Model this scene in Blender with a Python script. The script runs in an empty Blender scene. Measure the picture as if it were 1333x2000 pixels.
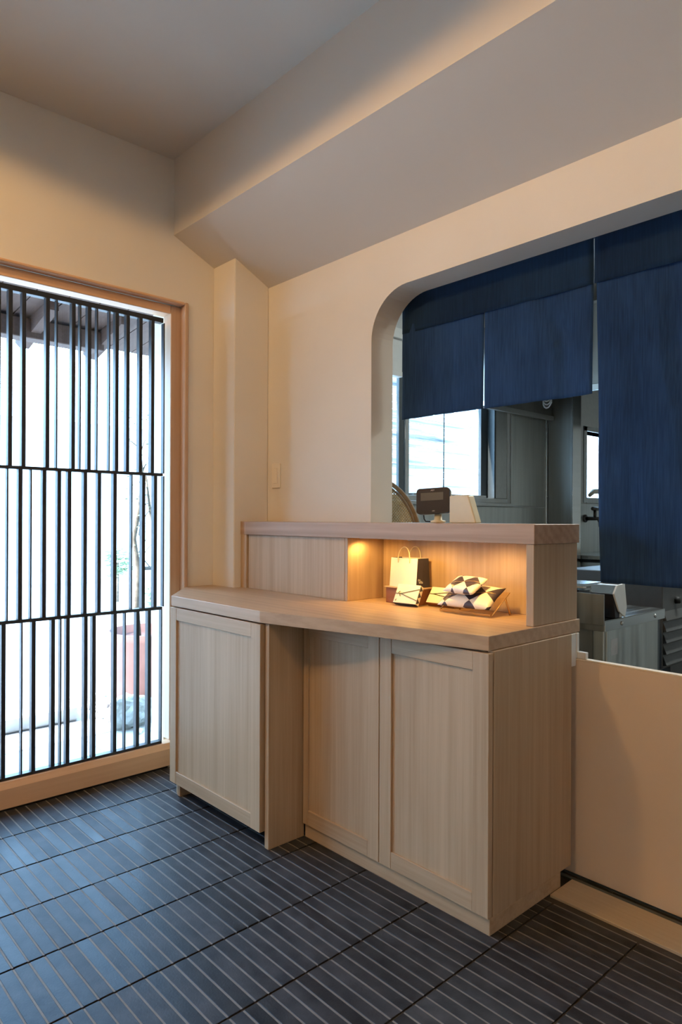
import bpy, bmesh, math, random
from mathutils import Vector, Matrix, noise
random.seed(7)
S = bpy.context.scene
COL = S.collection
R = math.radians

# ------------------------------------------------------------------ camera
CAMH, FPX, YAW, ROLL = 1.18, 1328.0, R(47.45), 0.0041
cd = bpy.data.cameras.new('camera'); cam = bpy.data.objects.new('camera', cd); COL.objects.link(cam)
cd.sensor_fit = 'HORIZONTAL'; cd.sensor_width = 24.0; cd.lens = FPX / 1333 * 24.0
cd.shift_y = 13.0 / 1333; cd.clip_start = 0.02; cd.clip_end = 200
cam.matrix_world = Matrix.Translation((0, 0, CAMH)) @ Matrix.Rotation(YAW, 4, 'Z') @ Matrix.Rotation(R(90), 4, 'X') @ Matrix.Rotation(ROLL, 4, 'Z')
S.camera = cam

# ------------------------------------------------------------------ view and light
S.view_settings.view_transform = 'Standard'; S.view_settings.look = 'None'
S.view_settings.exposure = 0.10; S.view_settings.gamma = 1.0; S.view_settings.use_curve_mapping = False
cy = S.cycles; cy.adaptive_threshold = 0.03; cy.max_bounces = 9; cy.diffuse_bounces = 5; cy.glossy_bounces = 4; cy.transparent_max_bounces = 12; cy.caustics_reflective = False; cy.caustics_refractive = False
w = bpy.data.worlds.new('sky'); S.world = w; w.use_nodes = True
bg = w.node_tree.nodes['Background']; bg.inputs[0].default_value = (0.37, 0.65, 0.97, 1); bg.inputs[1].default_value = 15.5
sd = bpy.data.lights.new('sun', 'SUN'); sun = bpy.data.objects.new('sun', sd); COL.objects.link(sun)
sd.energy = 18.0; sd.angle = R(0.6); sd.color = (1.0, 0.95, 0.88)
sun.rotation_euler = Vector((0.10, 0.80, -0.62)).to_track_quat('-Z', 'Y').to_euler()
sun.location = (-6, -5, 6)
def portal(loc, rot, sx, sy):
    l = bpy.data.lights.new('daylight_portal', 'AREA'); o = bpy.data.objects.new('daylight_portal', l); COL.objects.link(o)
    l.shape = 'RECTANGLE'; l.size = sx; l.size_y = sy; l.cycles.is_portal = True
    o.location = loc; o.rotation_euler = rot
portal((-3.18, -0.05, 1.16), (0, R(-90), 0), 2.1, 3.4)
portal((-3.10, 3.68, 1.85), (0, R(-90), 0), 1.0, 1.6)
portal((-3.10, 5.95, 1.66), (0, R(-90), 0), 0.6, 0.6)
WARM = (1.0, 0.57, 0.20)
CEIL = 2.885

# ------------------------------------------------------------------ helpers
WL = {}
def link(o, parent=None):
    COL.objects.link(o)
    if parent is not None: o.parent = parent
    return o
def thing(name, loc, label=None, cat=None, group=None, kind=None):
    o = bpy.data.objects.new(name, None); o.empty_display_size = .05
    link(o); o.location = loc; WL[o.name] = Vector(loc)
    tag(o, label, cat, group, kind); return o
def tag(o, label=None, cat=None, group=None, kind=None):
    if label: o['label'] = label
    if cat: o['category'] = cat
    if group: o['group'] = group
    if kind: o['kind'] = kind
    return o
def mk(name, bm, mat, parent=None, smooth=False, mats=None):
    """world-space bmesh -> object with its origin at its base centre"""
    bmesh.ops.recalc_face_normals(bm, faces=bm.faces[:])
    xs = [v.co for v in bm.verts]
    lo = Vector([min(c[i] for c in xs) for i in range(3)]); hi = Vector([max(c[i] for c in xs) for i in range(3)])
    base = Vector(((lo.x + hi.x) / 2, (lo.y + hi.y) / 2, lo.z))
    for v in bm.verts: v.co -= base
    me = bpy.data.meshes.new(name); bm.to_mesh(me); bm.free()
    for m in ([mat] if mats is None else mats): me.materials.append(m)
    if smooth:
        for p in me.polygons: p.use_smooth = True
    o = bpy.data.objects.new(name, me); link(o, parent)
    o.location = base - (WL[parent.name] if parent is not None else Vector())
    WL[o.name] = base
    return o
def put_box(bm, x0, x1, y0, y1, z0, z1, bev=0.0015, mat=None, mi=0):
    r = bmesh.ops.create_cube(bm, size=1.0)
    vs = r['verts']
    for v in vs:
        v.co = Vector((x0 + (x1 - x0) * (v.co.x + .5), y0 + (y1 - y0) * (v.co.y + .5), z0 + (z1 - z0) * (v.co.z + .5)))
    fs = {f for v in vs for f in v.link_faces}
    for f in fs: f.material_index = mi
    if bev > 0:
        es = list({e for v in vs for e in v.link_edges})
        rb = bmesh.ops.bevel(bm, geom=es, offset=bev, segments=1, affect='EDGES', profile=.5)
        vs = list({v for f in rb['faces'] for v in f.verts} | {v for v in vs if v.is_valid})
    if mat is not None:
        for v in vs: v.co = mat @ v.co
    return vs
def box(name, x0, x1, y0, y1, z0, z1, mat, parent=None, bev=0.0015, M=None):
    bm = bmesh.new(); put_box(bm, min(x0, x1), max(x0, x1), min(y0, y1), max(y0, y1), min(z0, z1), max(z0, z1), bev, M)
    return mk(name, bm, mat, parent)
def put_prism(bm, pts, axis, a, b):
    def P(u, v, t): return {'X': (t, u, v), 'Y': (u, t, v), 'Z': (u, v, t)}[axis]
    A = [bm.verts.new(P(u, v, a)) for u, v in pts]; B = [bm.verts.new(P(u, v, b)) for u, v in pts]
    n = len(pts)
    bm.faces.new(A); bm.faces.new(B[::-1])
    for i in range(n): bm.faces.new((A[i], B[i], B[(i + 1) % n], A[(i + 1) % n]))
def prism(name, pts, axis, a, b, mat, parent=None, bev=0.0, smooth=False):
    bm = bmesh.new(); put_prism(bm, pts, axis, a, b)
    if bev: bmesh.ops.bevel(bm, geom=bm.edges[:], offset=bev, segments=1, affect='EDGES', profile=.5)
    return mk(name, bm, mat, parent, smooth)
def put_tube(bm, pts, r, n=8, cap=True):
    pts = [Vector(p) for p in pts]; rs = r if isinstance(r, (list, tuple)) else [r] * len(pts)
    rings = []; prev = None
    for i, p in enumerate(pts):
        t = (pts[min(i + 1, len(pts) - 1)] - pts[max(i - 1, 0)]).normalized()
        ref = prev if prev is not None else (Vector((0, 0, 1)) if abs(t.z) < .9 else Vector((1, 0, 0)))
        u = (ref - t * ref.dot(t)).normalized(); v = t.cross(u); prev = u
        rings.append([bm.verts.new(p + (u * math.cos(a) + v * math.sin(a)) * rs[i]) for a in [2 * math.pi * k / n for k in range(n)]])
    for A, B in zip(rings, rings[1:]):
        for k in range(n): bm.faces.new((A[k], A[(k + 1) % n], B[(k + 1) % n], B[k]))
    if cap: bm.faces.new(rings[0][::-1]); bm.faces.new(rings[-1])
def tube(name, pts, r, mat, parent=None, n=8):
    bm = bmesh.new(); put_tube(bm, pts, r, n); return mk(name, bm, mat, parent, True)
def put_lathe(bm, prof, c, n=32, M=None):
    rings = []
    for r, z in prof:
        if r < 1e-6: rings.append([bm.verts.new((c[0], c[1], c[2] + z))])
        else: rings.append([bm.verts.new((c[0] + r * math.cos(2 * math.pi * k / n), c[1] + r * math.sin(2 * math.pi * k / n), c[2] + z)) for k in range(n)])
    for A, B in zip(rings, rings[1:]):
        for k in range(n):
            a, b = A[k % len(A)], A[(k + 1) % len(A)]; cc, d = B[(k + 1) % len(B)], B[k % len(B)]
            f = []
            for v in (a, b, cc, d):
                if v not in f: f.append(v)
            if len(f) > 2: bm.faces.new(f)
    if M is not None:
        for ring in rings:
            for v in ring: v.co = M @ v.co
def lathe(name, prof, c, mat, parent=None, n=32, M=None, smooth=True):
    bm = bmesh.new(); put_lathe(bm, prof, c, n, M); return mk(name, bm, mat, parent, smooth)
def text(name, s, size, M, mat, parent, depth=0.0003):
    c = bpy.data.curves.new(name, 'FONT'); c.body = s; c.size = size; c.extrude = depth; c.align_x = 'CENTER'; c.align_y = 'CENTER'
    t = bpy.data.objects.new('tmp', c); COL.objects.link(t)
    me = bpy.data.meshes.new_from_object(t.evaluated_get(bpy.context.evaluated_depsgraph_get()))
    bpy.data.objects.remove(t); bpy.data.curves.remove(c)
    bm = bmesh.new(); bm.from_mesh(me); bpy.data.meshes.remove(me)
    for v in bm.verts: v.co = M @ v.co
    return mk(name, bm, mat, parent)
def camxy(P):
    d = Vector(P) - Vector((0, 0, CAMH)); fw = Vector((-math.sin(YAW), math.cos(YAW), 0)); rt = Vector((math.cos(YAW), math.sin(YAW), 0))
    z = d.dot(fw)
    if z < .05: return None
    u, v = FPX * d.dot(rt) / z, -FPX * d.z / z
    return 666.5 + u - ROLL * v, 1013 + v + ROLL * u

# ------------------------------------------------------------------ materials
MATS = {}
def newmat(name):
    m = bpy.data.materials.new(name); m.use_nodes = True; nt = m.node_tree
    b = nt.nodes['Principled BSDF']; MATS[name] = m
    return m, nt, b
def N(nt, t, **kw):
    n = nt.nodes.new(t)
    for k, v in kw.items():
        if hasattr(n, k): setattr(n, k, v)
        else: n.inputs[k].default_value = v
    return n
def coords(nt, scale, rnd=True):
    tc = N(nt, 'ShaderNodeTexCoord'); mp = N(nt, 'ShaderNodeMapping'); mp.inputs['Scale'].default_value = scale
    if rnd:
        oi = N(nt, 'ShaderNodeObjectInfo'); mu = N(nt, 'ShaderNodeMath', operation='MULTIPLY'); mu.inputs[1].default_value = 37.0
        nt.links.new(oi.outputs['Random'], mu.inputs[0])
        va = N(nt, 'ShaderNodeVectorMath', operation='ADD')
        nt.links.new(tc.outputs['Object'], va.inputs[0]); nt.links.new(mu.outputs[0], va.inputs[1])
        nt.links.new(va.outputs[0], mp.inputs['Vector'])
    else: nt.links.new(tc.outputs['Object'], mp.inputs['Vector'])
    return mp
def ramp(nt, a, b, p0=.3, p1=.7):
    r = N(nt, 'ShaderNodeValToRGB'); r.color_ramp.elements[0].position = p0; r.color_ramp.elements[1].position = p1
    r.color_ramp.elements[0].color = (*a, 1); r.color_ramp.elements[1].color = (*b, 1); return r
def plain(name, col, rough=.5, metal=0.0, var=.06, nscale=30, bump=0.0, spec=.5, bscale=None):
    m, nt, b = newmat(name)
    mp = coords(nt, (1, 1, 1)); no = N(nt, 'ShaderNodeTexNoise'); no.inputs['Scale'].default_value = nscale; no.inputs['Detail'].default_value = 4
    nt.links.new(mp.outputs[0], no.inputs['Vector'])
    r = ramp(nt, [c * (1 - var) for c in col], [min(1, c * (1 + var)) for c in col])
    nt.links.new(no.outputs['Fac'], r.inputs[0]); nt.links.new(r.outputs[0], b.inputs['Base Color'])
    b.inputs['Roughness'].default_value = rough; b.inputs['Metallic'].default_value = metal; b.inputs['Specular IOR Level'].default_value = spec
    if bump:
        n2 = N(nt, 'ShaderNodeTexNoise'); n2.inputs['Scale'].default_value = bscale or nscale * 6; n2.inputs['Detail'].default_value = 5
        nt.links.new(mp.outputs[0], n2.inputs['Vector'])
        bp = N(nt, 'ShaderNodeBump'); bp.inputs['Strength'].default_value = bump; bp.inputs['Distance'].default_value = .002
        nt.links.new(n2.outputs['Fac'], bp.inputs['Height']); nt.links.new(bp.outputs[0], b.inputs['Normal'])
    return m
def wood(name, dark, light, axis='Z', rough=.5, fine=70, along=1.6, figure=0.0):
    m, nt, b = newmat(name)
    i = 'XYZ'.index(axis)
    sc = [fine] * 3; sc[i] = along
    mp = coords(nt, sc); n1 = N(nt, 'ShaderNodeTexNoise'); n1.inputs['Scale'].default_value = 1.0; n1.inputs['Detail'].default_value = 6; n1.inputs['Roughness'].default_value = .65
    nt.links.new(mp.outputs[0], n1.inputs['Vector'])
    sc2 = [16] * 3; sc2[i] = .5
    mp2 = coords(nt, sc2); n2 = N(nt, 'ShaderNodeTexNoise'); n2.inputs['Scale'].default_value = 1.0; n2.inputs['Detail'].default_value = 2
    nt.links.new(mp2.outputs[0], n2.inputs['Vector'])
    mx = N(nt, 'ShaderNodeMix', data_type='FLOAT'); mx.inputs['Factor'].default_value = .45
    nt.links.new(n1.outputs['Fac'], mx.inputs['A']); nt.links.new(n2.outputs['Fac'], mx.inputs['B'])
    src = mx.outputs['Result']
    if figure:
        sc3 = [9] * 3; sc3[i] = 1.6
        mp3 = coords(nt, sc3); wv = N(nt, 'ShaderNodeTexWave', wave_type='RINGS'); wv.inputs['Scale'].default_value = 1.1
        wv.inputs['Distortion'].default_value = 6.0; wv.inputs['Detail'].default_value = 2.0; wv.inputs['Detail Scale'].default_value = .7
        nt.links.new(mp3.outputs[0], wv.inputs['Vector'])
        m2 = N(nt, 'ShaderNodeMix', data_type='FLOAT'); m2.inputs['Factor'].default_value = figure
        nt.links.new(src, m2.inputs['A']); nt.links.new(wv.outputs['Fac'], m2.inputs['B']); src = m2.outputs['Result']
    r = ramp(nt, dark, light, .33, .66); nt.links.new(src, r.inputs[0]); nt.links.new(r.outputs[0], b.inputs['Base Color'])
    b.inputs['Roughness'].default_value = rough; b.inputs['Specular IOR Level'].default_value = .35
    bp = N(nt, 'ShaderNodeBump'); bp.inputs['Strength'].default_value = .12; bp.inputs['Distance'].default_value = .001
    nt.links.new(n1.outputs['Fac'], bp.inputs['Height']); nt.links.new(bp.outputs[0], b.inputs['Normal'])
    return m
def steel(name, col, rough, axis='Z', var=.25):
    m, nt, b = newmat(name)
    sc = [30] * 3; sc['XYZ'.index(axis)] = 1.2
    mp = coords(nt, sc); n1 = N(nt, 'ShaderNodeTexNoise'); n1.inputs['Scale'].default_value = 1; n1.inputs['Detail'].default_value = 5
    nt.links.new(mp.outputs[0], n1.inputs['Vector'])
    r = ramp(nt, [c * (1 - var) for c in col], col); nt.links.new(n1.outputs['Fac'], r.inputs[0]); nt.links.new(r.outputs[0], b.inputs['Base Color'])
    r2 = ramp(nt, [rough * .8] * 3, [min(1, rough * 1.4)] * 3); nt.links.new(n1.outputs['Fac'], r2.inputs[0]); nt.links.new(r2.outputs[0], b.inputs['Roughness'])
    b.inputs['Metallic'].default_value = 1.0
    return m
def emit(name, col, k):
    m, nt, b = newmat(name)
    b.inputs['Base Color'].default_value = (*col, 1); b.inputs['Emission Color'].default_value = (*col, 1); b.inputs['Emission Strength'].default_value = k
    return m
def glass(name, tint=(1, 1, 1), refl=1.0):
    m, nt, b = newmat(name); nt.nodes.remove(b); out = nt.nodes['Material Output']
    t = N(nt, 'ShaderNodeBsdfTransparent'); t.inputs[0].default_value = (*tint, 1)
    g = N(nt, 'ShaderNodeBsdfGlossy'); g.inputs['Roughness'].default_value = 0.02
    f = N(nt, 'ShaderNodeFresnel'); f.inputs['IOR'].default_value = 1.5
    mu = N(nt, 'ShaderNodeMath', operation='MULTIPLY'); mu.inputs[1].default_value = refl; nt.links.new(f.outputs[0], mu.inputs[0])
    ge = N(nt, 'ShaderNodeNewGeometry'); iv = N(nt, 'ShaderNodeMath', operation='SUBTRACT'); iv.inputs[0].default_value = refl; nt.links.new(ge.outputs['Backfacing'], iv.inputs[1]); iv.use_clamp = True; nt.links.new(iv.outputs[0], mu.inputs[1])
    mx = N(nt, 'ShaderNodeMixShader'); nt.links.new(mu.outputs[0], mx.inputs[0]); nt.links.new(t.outputs[0], mx.inputs[1]); nt.links.new(g.outputs[0], mx.inputs[2])
    nt.links.new(mx.outputs[0], out.inputs[0]); return m

OAK_D, OAK_L = (0.42, 0.295, 0.180), (0.575, 0.428, 0.285)
M_wall = plain('plaster', (.76, .72, .65), .9, var=.02, nscale=3, bump=.05, bscale=160, spec=.1)
M_switch = plain('switch_plate', (.80, .74, .64), .5, var=.01)
M_ceil = plain('ceiling_paint', (.66, .62, .57), .95, var=.015, nscale=2, spec=.05)
M_oakz = wood('oak_vertical', OAK_D, OAK_L, 'Z')
M_oakx = wood('oak_rail', OAK_D, OAK_L, 'X')
M_oaky = wood('oak_across', OAK_D, OAK_L, 'Y')
M_top = wood('oak_worktop', (.43, .295, .185), (.57, .41, .27), 'X', .42, figure=.10)
M_cap = wood('oak_cap', (.36, .235, .155), (.53, .37, .26), 'X', .45, figure=.13, fine=50)
M_frame = wood('cedar_frame', (.66, .41, .25), (.76, .50, .32), 'Y', .45, fine=50)
M_framez = wood('cedar_jamb', (.50, .33, .22), (.60, .42, .29), 'Z', .45, fine=50)
M_sillw = wood('oak_threshold', (.42, .33, .22), (.52, .42, .30), 'X', .45)
M_bar = plain('dark_metal_bar', (.016, .022, .032), .42, var=.1, spec=.5)
M_glass = glass('clear_glass')
M_grout = plain('grout', (.17, .16, .15), .75, var=.08, nscale=60)
M_joint = plain('joint_bed', (.05, .045, .042), .9, var=.1)
M_black = plain('black_shade_and_knob', (.012, .012, .012), .7)  # black puts shade into gaps and recesses; the knob itself is black
M_white = plain('white_plastic', (.78, .77, .73), .4, var=.02)
M_gate = plain('gate_laminate', (.76, .62, .49), .42, var=.02, nscale=4)
M_gedge = plain('gate_edge', (.80, .70, .56), .5)
M_steel = steel('stainless', (.64, .65, .61), .42)
M_steelh = steel('stainless_bright', (.60, .61, .59), .20, 'Y', .12)
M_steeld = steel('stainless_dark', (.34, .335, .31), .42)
M_alum = plain('aluminium', (.48, .49, .47), .4, metal=.7, var=.04)
M_grey = plain('dark_grey_steel', (.085, .085, .082), .45, metal=.3, var=.05)
M_dframe = plain('dark_sash', (.07, .085, .09), .45)
M_kwall = plain('kitchen_wall', (.68, .68, .65), .6, var=.03)
M_kfloor = plain('kitchen_floor', (.05, .045, .04), .6)
M_brass = plain('tap_metal', (.10, .095, .09), .3, metal=.8)
M_orange = plain('orange_hose', (.45, .16, .05), .5)
M_dark = plain('dark_plastic', (.022, .019, .022), .38, spec=.4)
M_lcd = plain('display_glass', (.13, .125, .11), .25, var=.02)
M_cream = plain('cream_plastic', (.74, .64, .43), .42, var=.02)
M_print = plain('pale_print', (.62, .60, .58), .5)
M_paper = plain('white_paper', (.82, .77, .66), .7, var=.02, nscale=8)
M_navy = plain('navy_paper', (.035, .032, .05), .5, var=.1)
M_rope = plain('paper_twine', (.75, .66, .42), .8)
M_cord = plain('green_cord', (.16, .17, .08), .8)
M_riser = wood('red_cedar', (.20, .075, .035), (.30, .125, .06), 'X', .5, fine=30)
M_acryl = glass('acrylic', (1, .93, .8), 1.0)
M_brass2 = plain('brass', (.62, .40, .18), .35, metal=.6)
M_rattan_r = wood('rattan_rim', (.16, .10, .05), (.28, .19, .10), 'X', .6, fine=40)
M_rattan = plain('rattan_strip', (.55, .41, .21), .65, var=.2)
M_rock = plain('rock', (.30, .30, .28), .9, var=.35, nscale=9, bump=.5, bscale=25)
M_gravel = plain('gravel', (.68, .67, .64), .9, var=.15)
M_pot = plain('terracotta', (.20, .105, .095), .8, var=.15, nscale=6)
M_soil = plain('soil', (.06, .06, .055), .95, var=.4, nscale=40)
M_bark = plain('bark', (.16, .13, .10), .9, var=.35, nscale=30, bump=.4)
M_leaf = plain('leaf', (.12, .17, .08), .6, var=.3)
M_leaf2 = plain('pale_leaf', (.30, .40, .26), .6, var=.3)
M_eave = wood('eave_boards', (.10, .062, .050), (.15, .095, .078), 'X', .7)
M_paver = plain('paver', (.58, .58, .57), .85, var=.07, nscale=20)
M_render = plain('white_render', (.55, .56, .57), .9, var=.3, nscale=5, bump=.3)
M_road = plain('road', (.32, .32, .32), .9, var=.08)
M_ext = plain('pale_facade', (.75, .75, .74), .9, var=.03)
M_bamboo = wood('fence_board', (.03, .035, .04), (.62, .62, .60), 'Y', .7, fine=16, along=.9)

# floor tile: charcoal, fine mottled grain, slight tone change from tile to tile
m, nt, b = newmat('charcoal_tile'); M_tile = m
oi = N(nt, 'ShaderNodeObjectInfo'); mp = coords(nt, (1, 1, 1))
n1 = N(nt, 'ShaderNodeTexNoise'); n1.inputs['Scale'].default_value = 170; n1.inputs['Detail'].default_value = 4
n2 = N(nt, 'ShaderNodeTexNoise'); n2.inputs['Scale'].default_value = 14; n2.inputs['Detail'].default_value = 3
nt.links.new(mp.outputs[0], n1.inputs['Vector']); nt.links.new(mp.outputs[0], n2.inputs['Vector'])
r = ramp(nt, (.020, .020, .023), (.052, .052, .057), .25, .75); nt.links.new(n2.outputs['Fac'], r.inputs[0])
hs = N(nt, 'ShaderNodeHueSaturation'); mr = N(nt, 'ShaderNodeMapRange'); mr.inputs['To Min'].default_value = .75; mr.inputs['To Max'].default_value = 1.3
nt.links.new(oi.outputs['Random'], mr.inputs['Value']); nt.links.new(mr.outputs[0], hs.inputs['Value']); nt.links.new(r.outputs[0], hs.inputs['Color'])
nt.links.new(hs.outputs[0], b.inputs['Base Color'])
mr2 = N(nt, 'ShaderNodeMapRange'); mr2.inputs['To Min'].default_value = .36; mr2.inputs['To Max'].default_value = .50
nt.links.new(oi.outputs['Random'], mr2.inputs['Value']); nt.links.new(mr2.outputs[0], b.inputs['Roughness'])
bp = N(nt, 'ShaderNodeBump'); bp.inputs['Strength'].default_value = .45; bp.inputs['Distance'].default_value = .001
nt.links.new(n1.outputs['Fac'], bp.inputs['Height']); nt.links.new(bp.outputs[0], b.inputs['Normal'])
b.inputs['Specular IOR Level'].default_value = .22; b.inputs['Specular Tint'].default_value = (.32, .69, 1, 1)  # blue specular tint paints extra sky colour into the floor's sheen

# indigo linen
def linen(name, c0, c1):
    m, nt, b = newmat(name)
    mp = coords(nt, (220, 220, 9)); n1 = N(nt, 'ShaderNodeTexNoise'); n1.inputs['Scale'].default_value = 1; n1.inputs['Detail'].default_value = 4
    mq = coords(nt, (2.5, 2.5, 1.6)); n2 = N(nt, 'ShaderNodeTexNoise'); n2.inputs['Scale'].default_value = 1.5; n2.inputs['Detail'].default_value = 4
    nt.links.new(mp.outputs[0], n1.inputs['Vector']); nt.links.new(mq.outputs[0], n2.inputs['Vector'])
    mx = N(nt, 'ShaderNodeMix', data_type='FLOAT'); mx.inputs['Factor'].default_value = .6
    nt.links.new(n1.outputs['Fac'], mx.inputs['A']); nt.links.new(n2.outputs['Fac'], mx.inputs['B'])
    r = ramp(nt, c0, c1, .3, .7); nt.links.new(mx.outputs['Result'], r.inputs[0]); nt.links.new(r.outputs[0], b.inputs['Base Color'])
    b.inputs['Roughness'].default_value = .9; b.inputs['Specular IOR Level'].default_value = .1
    b.inputs['Sheen Weight'].default_value = .15; b.inputs['Sheen Tint'].default_value = (.2, .4, .8, 1)
    bp = N(nt, 'ShaderNodeBump'); bp.inputs['Strength'].default_value = .25; bp.inputs['Distance'].default_value = .001
    nt.links.new(n1.outputs['Fac'], bp.inputs['Height']); nt.links.new(bp.outputs[0], b.inputs['Normal'])
    return m
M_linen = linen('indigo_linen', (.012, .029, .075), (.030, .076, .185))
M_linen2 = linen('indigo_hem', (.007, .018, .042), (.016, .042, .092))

# wrapping paper: harlequin of ink and white with a gold line
m, nt, b = newmat('harlequin_wrap'); M_wrap = m
tc = N(nt, 'ShaderNodeUVMap'); mp = N(nt, 'ShaderNodeMapping'); mp.inputs['Rotation'].default_value = (0, 0, R(38)); mp.inputs['Scale'].default_value = (1, 1, 1)
nt.links.new(tc.outputs[0], mp.inputs['Vector'])
ck = N(nt, 'ShaderNodeTexChecker'); ck.inputs['Scale'].default_value = 1.9; ck.inputs['Color1'].default_value = (.055, .042, .062, 1); ck.inputs['Color2'].default_value = (.80, .74, .66, 1)
nt.links.new(mp.outputs[0], ck.inputs['Vector']); nt.links.new(ck.outputs['Color'], b.inputs['Base Color'])
b.inputs['Roughness'].default_value = .38

# ------------------------------------------------------------------ room shell
WX, BY = -2.93, 2.02                      # window wall plane, counter wall plane
BEAM = [(1.60, CEIL), (1.60, 2.527), (1.82, 2.425), (2.02, 2.325), (2.02, CEIL)]
bm = bmesh.new()                           # window wall with the door opening
put_box(bm, -3.08, WX, 1.675, 2.15, -.02, 2.95, 0); put_box(bm, -3.08, WX, -2.2, -1.75, -.02, 2.95, 0); put_box(bm, -3.08, WX, -1.75, 1.675, 2.215, 2.95, 0)
tag(mk('wall_left', bm, M_wall), 'beige plaster wall around the slatted glass door', kind='structure')
X0, X1, ZT, RR = -2.016, 0.35, 2.12, .195
arc = [(X0 + RR - RR * math.cos(a), ZT - RR + RR * math.sin(a)) for a in [R(90) * k / 14 for k in range(15)]]
arc2 = [(X1 - RR + RR * math.sin(a), ZT - RR + RR * math.cos(a)) for a in [R(90) * k / 14 for k in range(15)]]
poly = [(-2.93, -.02), (X0, -.02)] + arc + arc2 + [(X1, -.02), (2.3, -.02), (2.3, 2.95), (-2.93, 2.95)]
tag(prism('wall_back', poly, 'Y', BY, 2.15, M_wall), 'beige plaster wall with a rounded serving opening', kind='structure')
tag(box('wall_right', 2.2, 2.3, -2.2, 2.02, -.02, 2.95, M_wall, bev=0), 'plaster wall on the far side of the shop', kind='structure')
tag(box('wall_front', -3.08, 2.3, -2.3, -2.2, -.02, 2.95, M_wall, bev=0), 'plaster wall behind the viewer', kind='structure')
tag(box('ceiling', -3.08, 2.3, -2.3, 2.15, CEIL, CEIL + .08, M_ceil, bev=0), 'plain painted ceiling', kind='structure')
tag(prism('trim_1', BEAM, 'X', WX, 2.2, M_ceil), 'boxed ceiling beam with a sloping underside above the counter', kind='structure')
tag(box('trim_2', WX, -2.74, 1.82, BY, 0, 2.425, M_wall, bev=.004), 'slim square plaster column in the corner beside the counter', kind='structure')

# floor: joint bed, grout ribs, each tile
fl = thing('floor', (-1.2, .8, 0), 'charcoal strip tiles laid end to end with pale grout', kind='structure')
box('joint_bed', -3.05, 2.2, -2.2, 1.932, -.02, -.0045, M_joint, fl, 0)
box('slab', -3.08, 2.3, -2.3, 2.15, -.12, -.021, M_joint, fl, 0)
box('screed', -2.93, -1.125, 1.933, 2.15, -.0205, -.004, M_joint, fl, 0)
box('screed', .35, 2.2, 1.933, 2.15, -.0205, -.004, M_joint, fl, 0)
PX, PY = .2635, .0401
TLX, TLY = PX - .0055, PY - .0052
xj = [-.833 - PX * k for k in range(8, -12, -1)]
yj = [1.5755 + PY * j for j in range(8, -80, -1)]
bm = bmesh.new()
for a in xj:
    for yy in yj:
        if yy < -1.5: continue
        x0, x1 = a + .0036, a + PX - .0036
        vs = [bm.verts.new(p) for p in ((x0, yy - .0034, -.0012), (x1, yy - .0034, -.0012), (x1, yy + .0034, -.0012), (x0, yy + .0034, -.0012))]
        bm.faces.new(vs)
g = mk('grout', bm, M_grout, fl); g['kind'] = 'stuff'
def tile_mesh(w_, h_):
    b_ = bmesh.new(); put_box(b_, -w_ / 2, w_ / 2, -h_ / 2, h_ / 2, -.008, 0, .0009)
    me = bpy.data.meshes.new('tile'); b_.to_mesh(me); b_.free(); me.materials.append(M_tile); return me
TM = tile_mesh(TLX, TLY)
def hidden_floor(x, y):
    return (-2.62 < x < -1.97 and y > 1.60) or (-2.0 < x < -1.14 and y > 1.63) or (y > 1.9)
cand, rest = [], []
for a in xj:
    for yy in yj:
        cx_, cy_ = a + PX / 2, yy - PY / 2
        if cy_ + PY / 2 > 1.935: continue
        cs = [camxy((cx_ + sx * TLX / 2, cy_ + sy * TLY / 2, 0)) for sx, sy in ((-1, -1), (1, -1), (1, 1), (-1, 1))]
        inside = all(c is not None for c in cs) and any(0 < c[0] < 1333 and 0 < c[1] < 2000 for c in cs)
        if inside and not hidden_floor(cx_, cy_):
            q = [(min(max(c[0], 0), 1333), min(max(c[1], 0), 2000)) for c in cs]
            ar = abs(sum(q[i][0] * q[(i + 1) % 4][1] - q[(i + 1) % 4][0] * q[i][1] for i in range(4))) / 2
            cand.append((ar, cx_, cy_))
        else: rest.append((cx_, cy_))
cand.sort(reverse=True)
for ar, cx_, cy_ in cand[:300]:
    o = bpy.data.objects.new('tile', TM); link(o, fl)
    o.location = Vector((cx_, cy_, random.uniform(-.0006, .0004))) - WL['floor']
    o.rotation_euler = (random.gauss(0, .003), random.gauss(0, .0012), 0)
bm = bmesh.new()
for cx_, cy_ in rest + [(c[1], c[2]) for c in cand[300:]]:
    if cy_ < -1.6: continue
    put_box(bm, cx_ - TLX / 2, cx_ + TLX / 2, cy_ - TLY / 2, cy_ + TLY / 2, -.008, 0, 0)
o = mk('tile_field', bm, M_tile, fl); o['kind'] = 'stuff'

# threshold, track under the gate
tr = thing('trim_3', (-.4, 2.0, 0), 'wooden threshold board with a sunken metal track in front of the gate', kind='structure')
box('threshold_board', -1.125, .35, 1.93, 2.066, -.01, .004, M_sillw, tr)
box('track', -1.185, .35, 2.066, 2.082, -.01, .003, M_dframe, tr, .001)
box('track_slot', -1.0, .35, 2.083, 2.100, -.01, -.002, M_black, tr, 0)
box('track_brush', -1.185, .35, 2.1005, 2.15, -.01, .0, M_steeld, tr, 0)

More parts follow.
